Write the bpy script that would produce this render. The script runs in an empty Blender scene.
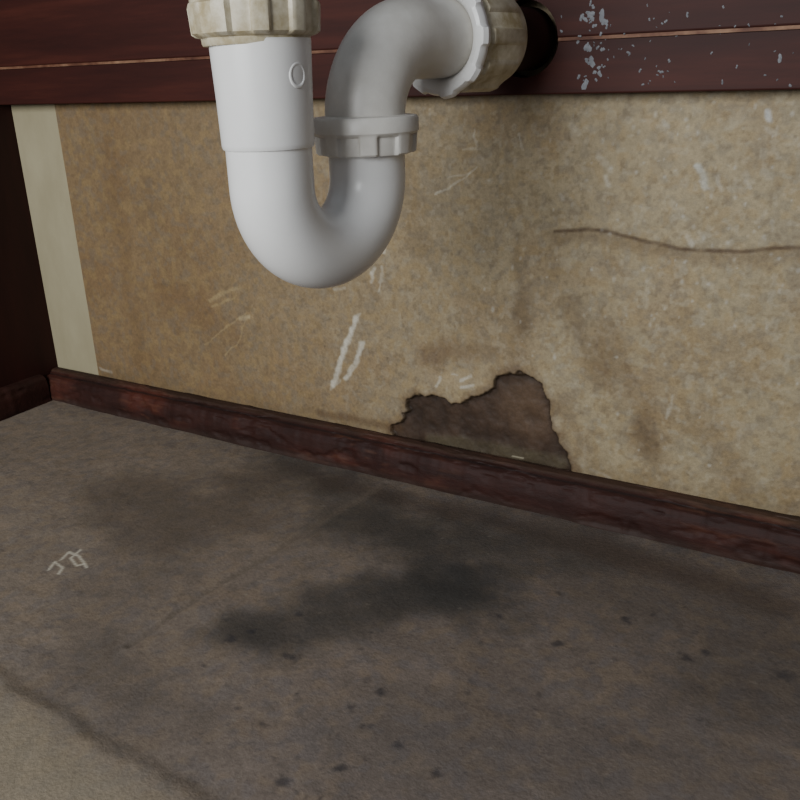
import bpy, bmesh, math, random
import numpy as np
from mathutils import Vector, Matrix
random.seed(4)
FZ=0.34            # camera height above cabinet floor
F=866.2
AX=np.array([.8599,.1534,-.4868]); AY=np.array([.5094,-.3187,.7993]); AZ=np.array([-.0325,-.9353,-.3523])
def un(u,v,axis,val):
    r=np.array([(u-400)/F,(v-400)/F,1.]); w=np.array([r@AX,r@AY,r@AZ]); p=w*(val/w[axis]); p[2]+=FZ; return p
PY=.62
def wp(u,v): p=un(u,v,1,PY); return (p[0],p[2])     # image pixel -> back panel (x,z)
def fp(u,v): p=un(u,v,2,-FZ); return (p[0],p[1])    # image pixel -> floor (x,y)
def lin(c):
    c=np.array(c[:3],float)/255.; return np.where(c<=.04045,c/12.92,((c+.055)/1.055)**2.4)
def L4(c): return tuple(lin(c))+(1,)

# ---------- noise ----------
def vnoise(x,y,seed):
    rng=np.random.RandomState(seed); G=rng.rand(256,256)
    xi=np.floor(x).astype(int); yi=np.floor(y).astype(int); fx=x-xi; fy=y-yi
    fx=fx*fx*(3-2*fx); fy=fy*fy*(3-2*fy)
    a=G[yi%256,xi%256]; b=G[yi%256,(xi+1)%256]; c=G[(yi+1)%256,xi%256]; d=G[(yi+1)%256,(xi+1)%256]
    return (a*(1-fx)+b*fx)*(1-fy)+(c*(1-fx)+d*fx)*fy
def fbm(x,y,s,seed,o=4):
    t=0;a=.5;n=0
    for i in range(o):
        t=t+a*vnoise(x/s+31.7*i,y/s+17.3*i,seed+i); n+=a; a*=.5; s*=.5
    return t/n
def sst(a,b,x):
    t=np.clip((x-a)/(b-a),0,1); return t*t*(3-2*t)
def segd(x,y,pts):
    d=np.full(x.shape,9.)
    for (ax,ay),(bx,by) in zip(pts[:-1],pts[1:]):
        vx,vy=bx-ax,by-ay; L=vx*vx+vy*vy+1e-12
        t=np.clip(((x-ax)*vx+(y-ay)*vy)/L,0,1)
        d=np.minimum(d,np.hypot(x-ax-t*vx,y-ay-t*vy))
    return d
def inpoly(x,y,P):
    r=np.zeros(x.shape,bool); n=len(P)
    for i in range(n):
        ax,ay=P[i]; bx,by=P[(i+1)%n]
        if ay==by: continue
        c=((ay>y)!=(by>y))&(x<(bx-ax)*(y-ay)/(by-ay)+ax); r^=c
    return r
def sdpoly(x,y,P):
    d=segd(x,y,list(P)+[P[0]]); return np.where(inpoly(x,y,P),-d,d)
def mixc(C,col,m): return C*(1-m[...,None])+lin(col)*m[...,None]

# ---------- materials ----------
def mat_new(name):
    m=bpy.data.materials.new(name); m.use_nodes=True; nt=m.node_tree
    return m,nt,nt.nodes['Principled BSDF']
def noise_node(nt,scale,detail=5,rough=.6,vec=None):
    tc=nt.nodes.new('ShaderNodeTexCoord'); mp=nt.nodes.new('ShaderNodeMapping')
    if vec: mp.inputs['Scale'].default_value=vec
    nt.links.new(tc.outputs['Object'],mp.inputs['Vector'])
    n=nt.nodes.new('ShaderNodeTexNoise'); n.inputs['Scale'].default_value=scale; n.inputs['Detail'].default_value=detail; n.inputs['Roughness'].default_value=rough
    nt.links.new(mp.outputs[0],n.inputs['Vector']); return n
def add_bump(nt,b,n,strength,dist):
    bp=nt.nodes.new('ShaderNodeBump'); bp.inputs['Strength'].default_value=strength; bp.inputs['Distance'].default_value=dist
    nt.links.new(n.outputs[0],bp.inputs['Height']); nt.links.new(bp.outputs[0],b.inputs['Normal'])
def mat_attr(name,rough,spec,nscale,namt,bstr,vec=None):
    m,nt,b=mat_new(name)
    a=nt.nodes.new('ShaderNodeAttribute'); a.attribute_name='Col'
    n=noise_node(nt,nscale,3,.7,vec)
    r=nt.nodes.new('ShaderNodeMapRange'); r.inputs[1].default_value=.3; r.inputs[2].default_value=.7; r.inputs[3].default_value=1-namt; r.inputs[4].default_value=1+namt
    nt.links.new(n.outputs[0],r.inputs[0])
    v=nt.nodes.new('ShaderNodeVectorMath'); v.operation='SCALE'
    nt.links.new(a.outputs['Color'],v.inputs[0]); nt.links.new(r.outputs[0],v.inputs['Scale'])
    nt.links.new(v.outputs[0],b.inputs['Base Color'])
    b.inputs['Roughness'].default_value=rough; b.inputs['Specular IOR Level'].default_value=spec
    add_bump(nt,b,n,bstr,.001); return m
def mat_ramp(name,cols,scale,rough,spec=.4,vec=None,bstr=.2,detail=6):
    m,nt,b=mat_new(name); n=noise_node(nt,scale,detail,.65,vec)
    r=nt.nodes.new('ShaderNodeValToRGB'); e=r.color_ramp.elements
    e[0].position=cols[0][0]; e[0].color=L4(cols[0][1]); e[1].position=cols[-1][0]; e[1].color=L4(cols[-1][1])
    for p,c in cols[1:-1]:
        k=e.new(p); k.color=L4(c)
    nt.links.new(n.outputs[0],r.inputs[0]); nt.links.new(r.outputs[0],b.inputs['Base Color'])
    b.inputs['Roughness'].default_value=rough; b.inputs['Specular IOR Level'].default_value=spec
    add_bump(nt,b,n,bstr,.001); return m,nt,b,r

# ---------- mesh helpers ----------
def obj_from(name,V,Fc,mat=None,smooth=True,parent=None):
    me=bpy.data.meshes.new(name); me.from_pydata([tuple(v) for v in V],[],Fc); me.update()
    if smooth: me.polygons.foreach_set('use_smooth',[True]*len(me.polygons))
    o=bpy.data.objects.new(name,me); bpy.context.collection.objects.link(o)
    if mat: me.materials.append(mat)
    if parent: o.parent=parent
    return o
def grid_obj(name,P,Col,mat):
    ny,nx=P.shape[:2]
    me=bpy.data.meshes.new(name)
    idx=np.arange(nx*ny).reshape(ny,nx)
    q=np.stack([idx[:-1,:-1],idx[:-1,1:],idx[1:,1:],idx[1:,:-1]],-1).reshape(-1,4)
    me.vertices.add(nx*ny); me.vertices.foreach_set('co',P.reshape(-1).astype(np.float32))
    me.loops.add(q.size); me.loops.foreach_set('vertex_index',q.reshape(-1).astype(np.int32))
    me.polygons.add(len(q)); me.polygons.foreach_set('loop_start',(np.arange(len(q))*4).astype(np.int32))
    me.update(calc_edges=True); me.validate()
    me.polygons.foreach_set('use_smooth',np.ones(len(me.polygons),bool))
    a=me.attributes.new('Col','FLOAT_COLOR','POINT')
    c=np.ones((nx*ny,4),np.float32); c[:,:3]=np.clip(Col.reshape(-1,3),0,1); a.data.foreach_set('color',c.reshape(-1))
    me.materials.append(mat)
    o=bpy.data.objects.new(name,me); bpy.context.collection.objects.link(o); return o
def box(name,x0,x1,y0,y1,z0,z1,mat,bev=.0,parent=None):
    bm=bmesh.new(); bmesh.ops.create_cube(bm,size=1)
    for v in bm.verts:
        v.co=Vector(((x0+x1)/2+v.co.x*(x1-x0),(y0+y1)/2+v.co.y*(y1-y0),(z0+z1)/2+v.co.z*(z1-z0)))
    if bev: bmesh.ops.bevel(bm,geom=bm.edges[:],offset=bev,segments=3,affect='EDGES',profile=.5)
    me=bpy.data.meshes.new(name); bm.to_mesh(me); bm.free(); me.materials.append(mat)
    o=bpy.data.objects.new(name,me); bpy.context.collection.objects.link(o)
    if parent: o.parent=parent
    return o

# ================= BACK PANEL =================
xs=np.concatenate([np.arange(-.776,.02,.001),np.linspace(.025,.5,40)])
zs=np.concatenate([np.arange(-.002,.331,.001),np.linspace(.335,.5,12)])
x,z=np.meshgrid(xs,zs)
wx=x+.006*(fbm(x,z,.02,11)-.5); wz=z+.006*(fbm(x,z,.02,21)-.5)
big=fbm(x,z,.12,1); med=fbm(x,z,.03,5); fine=fbm(x,z,.006,9,3)
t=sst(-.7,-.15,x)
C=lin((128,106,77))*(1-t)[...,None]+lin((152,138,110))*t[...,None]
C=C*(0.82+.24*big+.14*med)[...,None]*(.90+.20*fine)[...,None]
# warm / cool flecks of the particle board
C=mixc(C,(120,92,60),.25*sst(.52,.7,fbm(x,z,.05,40)))
C=mixc(C,(110,104,94),.30*sst(.5,.68,fbm(x,z,.006,60,2)))
C=mixc(C,(150,126,84),.30*sst(.52,.70,fbm(x,z,.007,64,2)))
C=mixc(C,(98,82,62),.28*sst(.60,.74,fbm(x,z,.004,68,2)))
C=mixc(C,(176,168,148),.25*t*sst(.60,.74,fbm(x,z,.005,72,2)))
def blot(pts,r,col,amt,soft=1.0,conv=wp):
    global C
    P=[conv(*p) for p in pts]
    d=segd(wx,wz,P if len(P)>1 else P*2) + r*1.3*(fbm(x,z,.014,int(pts[0][0])+3)-.5)
    C=mixc(C,col,amt*(1-sst(r*(1-soft)*.9,r,d))*(.6+.8*(med)))
# stains
blot([(517,235),(521,330)],.009,(88,70,48),.4)
blot([(521,300),(515,380)],.014,(96,76,52),.35)
blot([(425,352),(500,352)],.017,(98,72,48),.45)
blot([(435,375),(490,380)],.012,(165,145,112),.4)
blot([(570,300),(600,380)],.018,(98,76,50),.45)
blot([(610,340),(650,440)],.026,(96,72,46),.42)
blot([(640,420),(655,455)],.016,(80,62,42),.45)
blot([(700,420),(740,480)],.02,(104,82,56),.35)
blot([(560,400),(590,450)],.02,(100,78,52),.4)
blot([(170,300),(230,330)],.03,(108,82,54),.35)
blot([(390,120),(420,250)],.02,(104,84,56),.3)
blot([(110,150),(140,360)],.02,(106,82,54),.3)
# long crack
cr=[wp(*p) for p in [(555,231),(585,229),(612,233),(640,240),(665,246),(690,250),(740,251),(800,247),(860,250)]]
d=segd(wx*.4+x*.6,wz*.4+z*.6,cr)
C=mixc(C,(62,42,28),.85*(1-sst(.0004,.0022,d))*(.4+.8*fbm(x,z,.01,77)))
C=mixc(C,(92,70,44),.40*(1-sst(.001,.010,segd(x,z+.004,cr))))
# white scrapes / drips
def scr(pts,r,amt=.9,col=(196,190,174)):
    global C
    d=segd(x+.001*(fine-.5)*5,z+.001*(med-.5)*5,[wp(*p) for p in pts])
    C=mixc(C,col,amt*.85*(1-sst(r*.3,r*1.3,d))*(.35+.95*fine))
scr([(356,318),(346,345),(333,384)],.0032,1.05)
scr([(363,342),(357,360),(346,378)],.0030,.95)
scr([(340,380),(330,388)],.002,.5)
scr([(388,236),(384,252)],.0018,.75); scr([(374,270),(371,282)],.0022,.75)
scr([(352,322),(359,314)],.0015,.5); scr([(383,268),(380,292)],.0014,.4)
YC=(172,152,110)
scr([(210,300),(232,290),(240,288)],.0024,.5,YC); scr([(212,306),(235,298)],.0014,.45,YC)
scr([(205,345),(228,325),(246,312),(240,340),(225,356)],.0010,.45,YC)
scr([(240,318),(250,316)],.0022,.65,(188,170,132))
scr([(436,196),(455,184),(478,166)],.0009,.5); scr([(448,178),(470,172)],.0008,.4)
scr([(474,130),(476,146)],.001,.45); scr([(520,134),(521,150)],.0010,.45); scr([(462,150),(480,148)],.001,.35)
scr([(699,168),(705,188)],.0026,.75,(185,187,178)); scr([(716,176),(722,190)],.002,.4)
scr([(768,112),(770,118)],.0024,.7,(195,200,200)); scr([(766,128),(774,133)],.002,.5); scr([(664,120),(668,124)],.002,.5)
scr([(598,158),(610,172)],.0030,.35); scr([(572,126),(578,134)],.003,.35); scr([(606,178),(609,186)],.002,.5)
scr([(686,236),(692,244)],.0024,.65); scr([(560,196),(562,200)],.002,.5); scr([(745,180),(748,186)],.0015,.5)
scr([(470,376),(462,380)],.0020,.8); scr([(441,376),(437,384)],.0018,.7); scr([(452,372),(458,374)],.001,.6); scr([(462,387),(474,386)],.0015,.7)
scr([(335,290),(345,288)],.0016,.4); scr([(100,368),(112,372)],.002,.5)
scr([(672,395),(668,418)],.0014,.4); scr([(590,470),(610,478)],.0014,.4); scr([(690,500),(692,506)],.001,.5)
rng=np.random.RandomState(8)
for i in range(170):
    u=np.clip(rng.normal(650,100),430,830); v=rng.uniform(98,330) if rng.rand()<.8 else rng.uniform(330,480)
    px,pz=wp(u,v); r=rng.uniform(.0006,.0018); m=(np.abs(x-px)<.006)&(np.abs(z-pz)<.006)
    dd=np.hypot(x[m]-px,(z[m]-pz)*rng.uniform(.5,1.2)); a=rng.uniform(.15,.5)*(1-sst(r*.3,r*1.2,dd))
    C[m]=C[m]*(1-a[:,None])+lin((188,185,174))*a[:,None]
for i in range(80):
    px,pz=wp(rng.uniform(110,800),rng.uniform(120,460)); r=rng.uniform(.0006,.0016); m=(np.abs(x-px)<.004)&(np.abs(z-pz)<.004)
    a=rng.uniform(.2,.5)*(1-sst(r*.4,r,np.hypot(x[m]-px,z[m]-pz)))
    C[m]=C[m]*(1-a[:,None])+lin((70,54,40))*a[:,None]
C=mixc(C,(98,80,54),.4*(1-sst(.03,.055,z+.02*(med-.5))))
# rotted, broken-out patch
H=[wp(*p) for p in [(392,424),(402,418),(409,412),(407,399),(418,394),(432,395),(444,397),(450,404),(462,405),(468,399),(484,395),(494,388),(496,376),(508,372),(528,373),(543,385),(550,402),(551,420),(560,440),(573,468),(580,520),(392,470)]]
e1_=fbm(x,z,.008,205,3)-.5; e2_=fbm(x,z,.008,215,3)-.5
sd=sdpoly(x+.007*e1_,z+.007*e2_,H)
hole=1-sst(-.0012,.0008,sd)
hf=fbm(x,z,.012,220,4)
hc=lin((64,49,38))[None,None]*(.45+1.1*hf)[...,None]
hx,hz=wp(528,408); hm=(1-sst(.005,.04,np.hypot(x-hx,z-hz)))*(.3+hf); hc=hc*(1-hm[...,None]*.7)+lin((94,74,56))*(hm[...,None]*.7)
sx=segd(wx,wz,[wp(430,440),wp(500,452),wp(560,463)]); hm=.5*(1-sst(.002,.010,sx))*(.4+hf); hc=hc*(1-hm[...,None])+lin((84,78,58))*hm[...,None]
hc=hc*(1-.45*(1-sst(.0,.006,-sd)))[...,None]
C=mixc(C,(84,60,38),.55*(1-sst(0,.009,np.abs(sd)+.006*(med-.5))))
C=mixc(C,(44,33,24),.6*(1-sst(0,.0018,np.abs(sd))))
C=C*(1-hole[...,None])+hc*hole[...,None]
dl=segd(wx,wz,[wp(320,412),wp(360,421),wp(400,430)]); C=mixc(C,(84,62,42),.5*(1-sst(.001,.006,dl)))
scrh=segd(x,z,[wp(512,457),wp(522,459)]); C=mixc(C,(170,162,138),.7*(1-sst(.0004,.0011,scrh)))
y=PY+.0022*hole-.003*(hf-.5)*hole+.0009*(big-.5)-.0003*(med-.5)-.0020*np.exp(-np.maximum(sd,0)/.012)*(1-hole)
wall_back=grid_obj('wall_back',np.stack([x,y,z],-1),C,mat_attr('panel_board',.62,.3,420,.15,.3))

# ================= FLOOR =================
xs=np.concatenate([np.arange(-.85,.02,.0014),np.linspace(.024,.5,50)])
ys=np.concatenate([np.linspace(-.2,.14,20),np.arange(.145,.622,.0014)])
x,yy=np.meshgrid(xs,ys)
wx=x+.016*(fbm(x,yy,.03,111)-.5); wz=yy+.016*(fbm(x,yy,.03,121)-.5); z=yy
big=fbm(x,yy,.14,101); med=fbm(x,yy,.03,105); fine=fbm(x,yy,.006,109,3)
t=sst(-.65,-.15,x)
C=lin((130,117,103))*(1-t)[...,None]+lin((107,96,88))*t[...,None]
C=C*(.76+.30*big+.18*med)[...,None]*(.88+.24*fine)[...,None]
C=mixc(C,(92,91,96),.25*sst(.5,.68,fbm(x,yy,.007,160,2)))
C=mixc(C,(138,118,92),.22*sst(.5,.70,fbm(x,yy,.009,164,2)))
C=mixc(C,(84,77,72),.25*sst(.58,.74,fbm(x,yy,.005,168,2)))
def fb(pts,r,col,amt,soft=1.0):
    global C
    P=[fp(*p) for p in pts]
    d=segd(wx,wz,P if len(P)>1 else P*2)+r*1.0*(fbm(x,yy,.03,int(pts[0][0])+3)-.5)
    C=mixc(C,col,amt*(1-sst(r*(1-soft),r,d))*(.75+.5*med))
DK=(64,60,56)
fb([(285,462),(340,490),(400,520)],.065,DK,.7)
fb([(370,520),(440,545),(540,540)],.075,DK,.7)
fb([(370,590),(440,585),(490,595)],.052,(52,51,50),.8)
fb([(250,628),(330,605),(400,600)],.048,DK,.75)
fb([(440,560),(470,600)],.05,(52,51,50),.45)
fb([(225,635),(290,650)],.022,(54,51,49),.35)
fb([(130,490),(200,520),(260,480)],.08,(84,74,65),.6)
fb([(130,580),(160,540)],.06,(88,78,69),.35)
fb([(600,560),(780,640)],.09,(78,71,66),.45)
fb([(90,650),(110,690),(200,720)],.045,(88,79,71),.5)
fb([(300,470),(560,535),(780,600)],.022,(68,57,50),.55)
fb([(480,480),(640,560),(800,600)],.03,(86,73,64),.3)
fb([(380,740),(700,760)],.06,(88,81,77),.35)
fb([(700,690),(800,690)],.05,(74,68,65),.4)
# lighter lining sheet at lower-left with fold line
s1=[fp(-60,640),fp(0,662),(fp(60,700)),fp(150,755),fp(240,812),fp(300,860)]
Pl=s1+[fp(-60,1000)]
sl=sdpoly(wx*.5+x*.5,wz*.5+yy*.5,Pl)
C=mixc(C,(150,139,116),.50*(1-sst(-.04,.012,sl)))
C=mixc(C,(88,79,70),.22*(1-sst(.0005,.007,np.abs(sl)))*(.4+med))
# scuffs, crease
cr=[fp(385,480),fp(330,512),fp(270,550),fp(200,592),fp(130,640)]
dcr=segd(x*.7+wx*.3,yy*.7+wz*.3,cr)
C=mixc(C,(76,67,60),.45*(1-sst(.0006,.004,dcr)))
C=mixc(C,(132,119,104),.25*(1-sst(.001,.007,segd(x,yy+.006,cr))))
for pl in ([(255,490),(330,500),(360,520)],[(60,690),(110,650),(130,640)],[(560,560),(640,590)]):
    C=mixc(C,(82,73,66),.25*(1-sst(.0006,.004,segd(wx,wz,[fp(*p) for p in pl]))))
def spk(n,u0,u1,v0,v1,col,r0,r1,a0,seed):
    rng=np.random.RandomState(seed)
    for i in range(n):
        px,py=fp(rng.uniform(u0,u1),rng.uniform(v0,v1)); r=rng.uniform(r0,r1)*(.6+.8*rng.rand()**3); th=rng.uniform(0,3.14); st=rng.uniform(1,2.4)
        m=(np.abs(x-px)<.015)&(np.abs(yy-py)<.015); dx=x[m]-px; dy=yy[m]-py
        a_=dx*math.cos(th)+dy*math.sin(th); b_=(-dx*math.sin(th)+dy*math.cos(th))*st
        a=a0*rng.uniform(.4,1)*(1-sst(r*.2,r*1.1,np.hypot(a_,b_)+r*.9*(fine[m]-.5)))
        C[m]=C[m]*(1-a[:,None])+lin(col)*a[:,None]
SK=(48,46,50)
spk(60,200,480,620,800,SK,.0014,.0038,.55,1)
spk(45,480,800,580,720,SK,.0014,.0038,.55,2)
spk(160,0,800,420,800,(140,132,120),.0008,.0024,.35,6)
for u,v,r in [(232,637,.006),(252,630,.005),(290,655,.008),(238,706,.005),(282,778,.006),(262,722,.004),(352,705,.007),(382,690,.006),(362,722,.005),(688,654,.009),(625,616,.008),(780,672,.009),(706,648,.005),(436,770,.005),(398,742,.005),(300,612,.005),(500,612,.005),(560,640,.005),(470,690,.004),(340,765,.005)]:
    px,py=fp(u,v); dd=np.hypot(x-px,(yy-py)*1.2)+r*1.6*(fbm(x,yy,.005,230,2)-.5); C=mixc(C,(44,43,48),.65*(1-sst(r*.0,r*.9,dd)))
# white thread scribble
for pl in ([(48,566),(54,558),(62,564),(58,570)],[(60,556),(68,548),(78,552),(84,560),(76,562),(70,554),(80,546)],[(84,560),(86,564)]):
    dd=segd(x,yy,[fp(*p) for p in pl]); C=mixc(C,(205,198,180),.8*(1-sst(.0003,.0015,dd)))
zz=.0025*(med-.5)*.6+.004*(big-.5)-.0012*(1-sst(.0005,.004,dcr))+.002*(1-sst(-.012,.002,sl))
zz=zz-.003
floor=grid_obj('floor',np.stack([x,yy,zz],-1),C,mat_attr('floor_lining',.75,.25,380,.15,.5))

# ================= CABINET TIMBER =================
wood,nt,b,r=mat_ramp('dark_red_timber',[(.3,(44,18,14)),(.5,(57,24,18)),(.72,(76,35,26))],14,.6,.25,(.25,3,3),.15)
wood_dk,_,_,_=mat_ramp('dark_timber_side',[(.3,(34,15,12)),(.7,(54,24,19))],9,.6,.25,(3,3,.5),.15)
rail=bpy.data.objects.new('cabinet_rail',None); bpy.context.collection.objects.link(rail)
zr=FZ-.0168; zs_=FZ+.0185
hx_=-.2549
def bore(o):
    bm=bmesh.new(); bmesh.ops.create_cone(bm,cap_ends=True,segments=48,radius1=.0250,radius2=.0250,depth=.1)
    me=bpy.data.meshes.new('c'); bmesh.ops.rotate(bm,cent=(0,0,0),matrix=Matrix.Rotation(math.pi/2,3,'X'),verts=bm.verts); bm.to_mesh(me); bm.free()
    me.materials.append(wood_dk)
    c=bpy.data.objects.new('c',me); bpy.context.collection.objects.link(c); c.location=(hx_,.61,FZ+.0195)
    md=o.modifiers.new('b','BOOLEAN'); md.operation='DIFFERENCE'; md.object=c; md.solver='EXACT'
    bpy.context.view_layer.update()
    dg=bpy.context.evaluated_depsgraph_get(); nm=bpy.data.meshes.new_from_object(o.evaluated_get(dg)); o.modifiers.clear(); o.data=nm
    bpy.data.objects.remove(c)
low=box('lower_board',-.848,.5,.600,.6185,zr,zs_-.0006,wood,.0012,rail); bore(low)
upm=box('upper_board',-.848,.5,.5975,.6185,zs_+.0006,.56,wood,.0014,rail); bore(upm)
edge_hl,_,_,_=mat_ramp('highlight_timber',[(.3,(60,30,23)),(.5,(104,68,50)),(.7,(150,116,90))],30,.6,.3,(1,2,2),.2)  # light tan for the seam strip: edge highlight put into its colour
e1=box('seam_highlight',-.848,.5,.5984,.6180,zs_-.0014,zs_+.0012,edge_hl,0,rail); bore(e1)
box('wall_left',-.866,-.848,-.2,.64,-.01,.56,wood_dk,.001)
box('wall_right',.5,.518,-.2,.64,-.01,.56,wood_dk,.001)
cream,_,_,_=mat_ramp('cream_paint_strip',[(.3,(150,140,112)),(.7,(172,163,134))],12,.6,.3,(1,1,.4),.2)
box('trim_1',-.8478,-.7755,.6215,.63,0,.33,cream,.001)

# bottom mouldings : worn timber strips
def molding(name,a,bb,nrm,prof,mat,n=900,left=False):
    a=np.array(a);bb=np.array(bb); k=len(prof); L=np.linalg.norm(bb-a)
    s=np.linspace(0,L,n+1); J=np.arange(k)
    S,JJ=np.meshgrid(s,J,indexing='ij')
    w1=fbm(S,S*0+.3,.05,300,3)-.5; w2=fbm(S,S*0+.9,.012,330,3)-.5
    O=np.array([p[0] for p in prof])[None]+0*S; Hh=np.array([p[1] for p in prof])[None]+0*S
    mid=((JJ>0)&(JJ<k-2)).astype(float)
    chip=sst(.58,.75,fbm(S,JJ*.004,.02,350,3))
    O=O+mid*(.004*w1+.002*w2-.0015*chip); Hh=Hh+mid*(.0016*w2+.0012*w1)*(Hh>.004)
    P=np.stack([a[0]+(bb[0]-a[0])*S/L+nrm[0]*O,a[1]+(bb[1]-a[1])*S/L+nrm[1]*O,a[2]+Hh],-1)
    arc=np.concatenate([[0],np.cumsum([math.hypot(prof[i+1][0]-prof[i][0],prof[i+1][1]-prof[i][1]) for i in range(k-1)])]); A_=arc[None]+0*S
    f1=fbm(S/3,A_,.010,361,4); f2=fbm(S/6,A_,.003,371,3); f3=fbm(S,A_,.07,381,3)
    Cc=lin((48,25,20))[None,None]*(.6+.8*f1)[...,None]
    Cc=mixc(Cc,(88,43,31),.6*sst(.42,.75,f3)*sst(.3,.7,f1))
    if not left:
        tt=sst(.45,.95,(1-S/L))
        Cc=mixc(Cc,(112,74,54),.6*sst(.58,.76,f2)*sst(.35,.6,f3)*(.35+.65*tt))
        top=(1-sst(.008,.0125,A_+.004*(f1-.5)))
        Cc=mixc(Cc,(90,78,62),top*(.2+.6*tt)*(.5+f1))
        Cc=mixc(Cc,(26,17,15),.75*(1-sst(.0,.0022,np.abs(A_-.0135))))
        Cc=mixc(Cc,(58,47,41),.5*sst(arc[-2]-.008,arc[-2],A_))
    return grid_obj(name,P,Cc,mat)
def dens(prof,m=5):
    out=[]
    for (a,b),(c,d) in zip(prof[:-1],prof[1:]):
        for i in range(m): out.append((a+(c-a)*i/m,b+(d-b)*i/m))
    return out+[prof[-1]]
trimw=mat_attr('worn_trim_timber',.66,.25,260,.15,.5,(.4,1,1))
prof=[(.0,.0315),(.003,.0318),(.0075,.0308),(.0100,.0285),(.0125,.0268),(.0165,.0245),(.0190,.0195),(.0205,.012),(.0208,.004),(.0205,-.004)]
molding('baseboard_back',(.5,PY-.0005,0),(-.8475,PY-.0005,0),(0,-1),dens(prof),trimw)
molding('baseboard_left',(-.8478,.597,0),(-.8478,-.2,0),(1,0),dens([(.0,.03),(.006,.029),(.010,.026),(.012,.018),(.012,.005),(.0118,-.004)],4),trimw,400,True)

# ================= P-TRAP =================
def plastic(name,c0,c1,scale=25,rough=.32):
    m,nt,b,r=mat_ramp(name,[(.35,c0),(.7,c1)],scale,rough,.5,None,.05)
    return m
white=plastic('white_pvc',(228,227,224),(240,239,236),10,.30)
greyish=plastic('greyish_pvc',(202,197,187),(232,229,222),18,.36)  # warmer, greyer white for the elbow and mid nut
aged=plastic('yellowed_pvc',(164,149,114),(222,215,194),70,.45)
trap=bpy.data.objects.new('p_trap_drain_pipe',None); bpy.context.collection.objects.link(trap)
h=np.array([.165,.986,0]); h/=np.linalg.norm(h); up=np.array([0,0,1.]); nv=np.cross(h,up)
A=np.array([-.296,.3646,0]); SP=.0745; B=A+h*SP
def pt(t,z): return A+h*t+up*z
def sweep(name,path,radii,mat,seg=64,caps=True):
    V=[];Fc=[];n=len(path)
    for i in range(n):
        T=path[min(i+1,n-1)]-path[max(i-1,0)]; T=T/np.linalg.norm(T); S=np.cross(T,nv); S/=np.linalg.norm(S)
        for k in range(seg):
            a=2*math.pi*k/seg; V.append(path[i]+radii[i]*(math.cos(a)*nv+math.sin(a)*S))
    for i in range(n-1):
        for k in range(seg):
            k2=(k+1)%seg; Fc.append((i*seg+k,i*seg+k2,(i+1)*seg+k2,(i+1)*seg+k))
    if caps: Fc.append(tuple(reversed(range(seg)))); Fc.append(tuple((n-1)*seg+k for k in range(seg)))
    return obj_from(name,V,Fc,mat,True,trap)
def lathe(name,c,ax,prof,mat,seg=192):
    ax=ax/np.linalg.norm(ax); s=nv if abs(ax@nv)<.9 else h; s=s-ax*(s@ax); s/=np.linalg.norm(s); t2=np.cross(ax,s)
    V=[];Fc=[]
    for (a,r,ld,nl) in prof:
        for k in range(seg):
            th=2*math.pi*k/seg
            rr=r+(ld*(1/(1+math.exp(-14*(math.cos(nl*th)-.15)))) if ld else 0)
            V.append(c+ax*a+rr*(math.cos(th)*s+math.sin(th)*t2))
    n=len(prof)
    for i in range(n-1):
        for k in range(seg):
            k2=(k+1)%seg; Fc.append((i*seg+k,i*seg+k2,(i+1)*seg+k2,(i+1)*seg+k))
    for k in range(seg):
        k2=(k+1)%seg; Fc.append(((n-1)*seg+k,(n-1)*seg+k2,k2,k))
    o=obj_from(name,V,Fc,mat,True,trap)
    md=o.modifiers.new('e','EDGE_SPLIT'); md.split_angle=math.radians(38)
    return o
R=.0222; ZU=FZ-.0545; RU=SP/2
path=[];rad=[]
for q in np.linspace(FZ+.012,ZU,12): path.append(pt(0,q)); rad.append(R)
for a in np.linspace(0,math.pi,40)[1:]:
    path.append(pt(RU-RU*math.cos(a),ZU-RU*math.sin(a))); rad.append(R)
for q in np.linspace(ZU,FZ-.03,8)[1:]: path.append(pt(SP,q)); rad.append(R)
sweep('u_bend',path,rad,white)
Zt=FZ+.018
lathe('inlet_socket',pt(0,0),up,[(FZ-.0335,.0220,0,0),(FZ-.0335,.0232,0,0),(FZ-.0322,.0237,0,0),(FZ-.031,.0238,0,0),(FZ-.010,.0243,0,0),(Zt-.006,.0251,0,0),(Zt,.0253,0,0),(Zt,.0222,0,0)],white)
def ringmark(ang,zc):
    d=nv*math.cos(ang)+(-h)*math.sin(ang); d/=np.linalg.norm(d); c=pt(0,zc)+d*.0246
    V=[];Fc=[];s=np.cross(up,d); m=28;k=8
    for i in range(m):
        a=2*math.pi*i/m
        for j in range(k):
            b_=2*math.pi*j/k; rr=.0048+.0009*math.cos(b_); off=.0005*math.sin(b_)
            lat=rr*math.cos(a); q=c+s*lat+up*rr*1.1*math.sin(a)+d*(off-(lat*lat)/(2*.025))
            V.append(q)
    for i in range(m):
        for j in range(k):
            Fc.append((i*k+j,((i+1)%m)*k+j,((i+1)%m)*k+(j+1)%k,i*k+(j+1)%k))
    obj_from('moulding_mark',V,Fc,white,True,trap)
ringmark(math.radians(-2),FZ+.001)
ringmark(math.radians(168),FZ-.001)
z0=FZ+.0155; NC=pt(0,0)+np.array([-.0022,0,0])
lathe('inlet_nut',NC,up,[(z0,.0235,0,0),(z0,.0262,0,0),(z0+.0010,.0268,0,0),(z0+.0035,.0270,0,0),(z0+.0042,.0284,.0016,10),(z0+.0055,.0298,.0022,10),(z0+.0175,.0302,.0026,10),(z0+.0190,.0302,.002,10),(z0+.0195,.0308,0,0),(z0+.0225,.0308,0,0),(z0+.0235,.0290,0,0),(z0+.0245,.0215,0,0),(z0+.005,.0215,0,0)],aged)
sweep('tailpiece',[pt(0,q) for q in np.linspace(FZ+.02,FZ+.20,6)],[.019]*6,white)
zm=FZ-.0425
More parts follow.
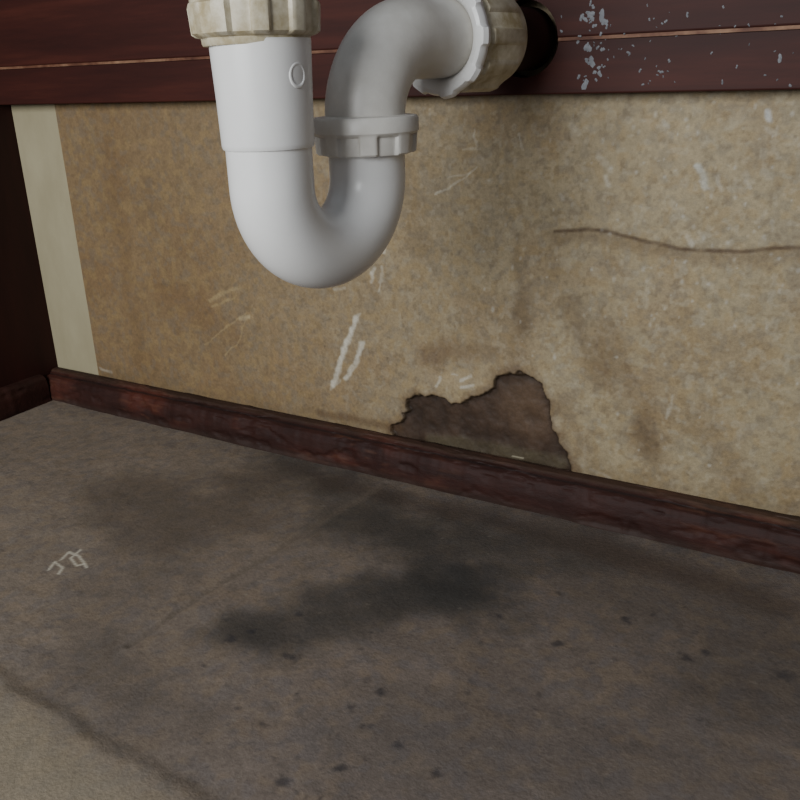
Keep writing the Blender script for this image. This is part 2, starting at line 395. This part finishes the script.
lathe('mid_nut',B.copy(),up,[(zm,.0228,0,0),(zm,.0262,.0016,8),(zm+.001,.0268,.0022,8),(zm+.010,.0272,.0026,8),(zm+.0112,.0300,.0,0),(zm+.0122,.0308,0,0),(zm+.0190,.0308,0,0),(zm+.0205,.0298,0,0),(zm+.0212,.0228,0,0)],greyish)
# swivel elbow
RE=.044; ZH=FZ+.0195; RB=.0230; path=[];rad=[]
for q in np.linspace(FZ-.028,ZH-RE,5): path.append(pt(SP,q)); rad.append(RB)
for a in np.linspace(0,math.pi/2,30)[1:]:
    path.append(pt(SP+RE-RE*math.cos(a),ZH-RE+RE*math.sin(a))); rad.append(RB)
for q in np.linspace(.045,.120,10)[1:]: path.append(pt(SP+q,ZH)); rad.append(RB)
sweep('swivel_elbow',path,rad,greyish)
c=pt(SP,ZH)
lathe('outlet_flange',c.copy(),h,[(.070,.0262,0,0),(.0685,.0300,.0010,9),(.0692,.0322,.0018,9),(.0725,.0336,.0018,9),(.0765,.0330,.0010,9),(.079,.0310,0,0),(.0795,.0228,0,0),(.0745,.0228,0,0)],white)
lathe('outlet_nut',c.copy(),h,[(.079,.0228,0,0),(.079,.0290,0,0),(.083,.0300,0,0),(.0845,.0306,.0020,10),(.1150,.0308,.0024,10),(.1180,.0304,.0010,10),(.126,.0284,0,0),(.126,.0205,0,0)],aged)
sweep('outlet_stub',[pt(SP+q,ZH) for q in np.linspace(.118,.174,6)],[.0205]*6,wood_dk)  # stub coloured as dark timber to paint in the shade behind the nut

# ================= PAINT SPLATTER on rail =================
V=[];Fc=[];rng=np.random.RandomState(3)
def splat(u,v,r,asp=1.,yf=.60):
    cx,_,cz=un(u,v,1,yf); n=14; b0=len(V); ph=rng.uniform(0,6)
    if cz>FZ+.0185: yf-=.0025
    V.append((cx,yf-.0006,cz))
    for k in range(n):
        a=2*math.pi*k/n; rr=r*(1+.35*math.sin(2*a+ph)+.25*rng.uniform(-1,1)); V.append((cx+rr*math.cos(a),yf-.0001,cz+rr*asp*math.sin(a)))
    for k in range(n): Fc.append((b0,b0+1+k,b0+1+(k+1)%n))
for i in range(85):
    u=rng.normal(592,9) if i<42 else rng.uniform(558,800); v=rng.uniform(2,86)
    splat(u,v,rng.uniform(.0004,.0016) if i<42 else rng.uniform(.0003,.0009),rng.uniform(.7,1.6))
for i in range(10): splat(rng.uniform(640,670),rng.uniform(55,85),rng.uniform(.0005,.0011))
for u,v,r in [(603,15,.0022),(606,22,.0016),(588,48,.0022),(592,62,.0022),(585,84,.0022),(780,58,.0014)]: splat(u,v,r,1.4)
spl,_,_,_=mat_ramp('dried_paint',[(.3,(98,98,102)),(.7,(140,142,146))],60,.6,.3)
obj_from('paint_splatter',V,Fc,spl,False)

# ================= LIGHT =================
def area(name,loc,target,sx,sy,e,col):
    l=bpy.data.lights.new(name,'AREA'); l.shape='RECTANGLE'; l.size=sx; l.size_y=sy; l.energy=e; l.color=col
    o=bpy.data.objects.new(name,l); bpy.context.collection.objects.link(o); o.location=loc
    o.rotation_euler=(Vector(target)-Vector(loc)).to_track_quat('-Z','Y').to_euler()
area('doorway_light',(-.42,-.9,.66),(-.38,.5,.22),.8,.55,22,(.96,.985,1.0))
w=bpy.data.worlds.new('W'); bpy.context.scene.world=w; w.use_nodes=True
w.node_tree.nodes['Background'].inputs[0].default_value=(.84,.91,1,1); w.node_tree.nodes['Background'].inputs[1].default_value=.26

# ================= CAMERA =================
cd=bpy.data.cameras.new('camera'); cam=bpy.data.objects.new('camera',cd); bpy.context.collection.objects.link(cam)
cd.sensor_width=36; cd.lens=F/800*36; cd.clip_start=.01
r_=Vector((AX[0],AY[0],AZ[0])); u_=-Vector((AX[1],AY[1],AZ[1])); b_=-Vector((AX[2],AY[2],AZ[2]))
M=Matrix((( r_.x,u_.x,b_.x,0),(r_.y,u_.y,b_.y,0),(r_.z,u_.z,b_.z,FZ),(0,0,0,1)))
cam.matrix_world=M
bpy.context.scene.camera=cam
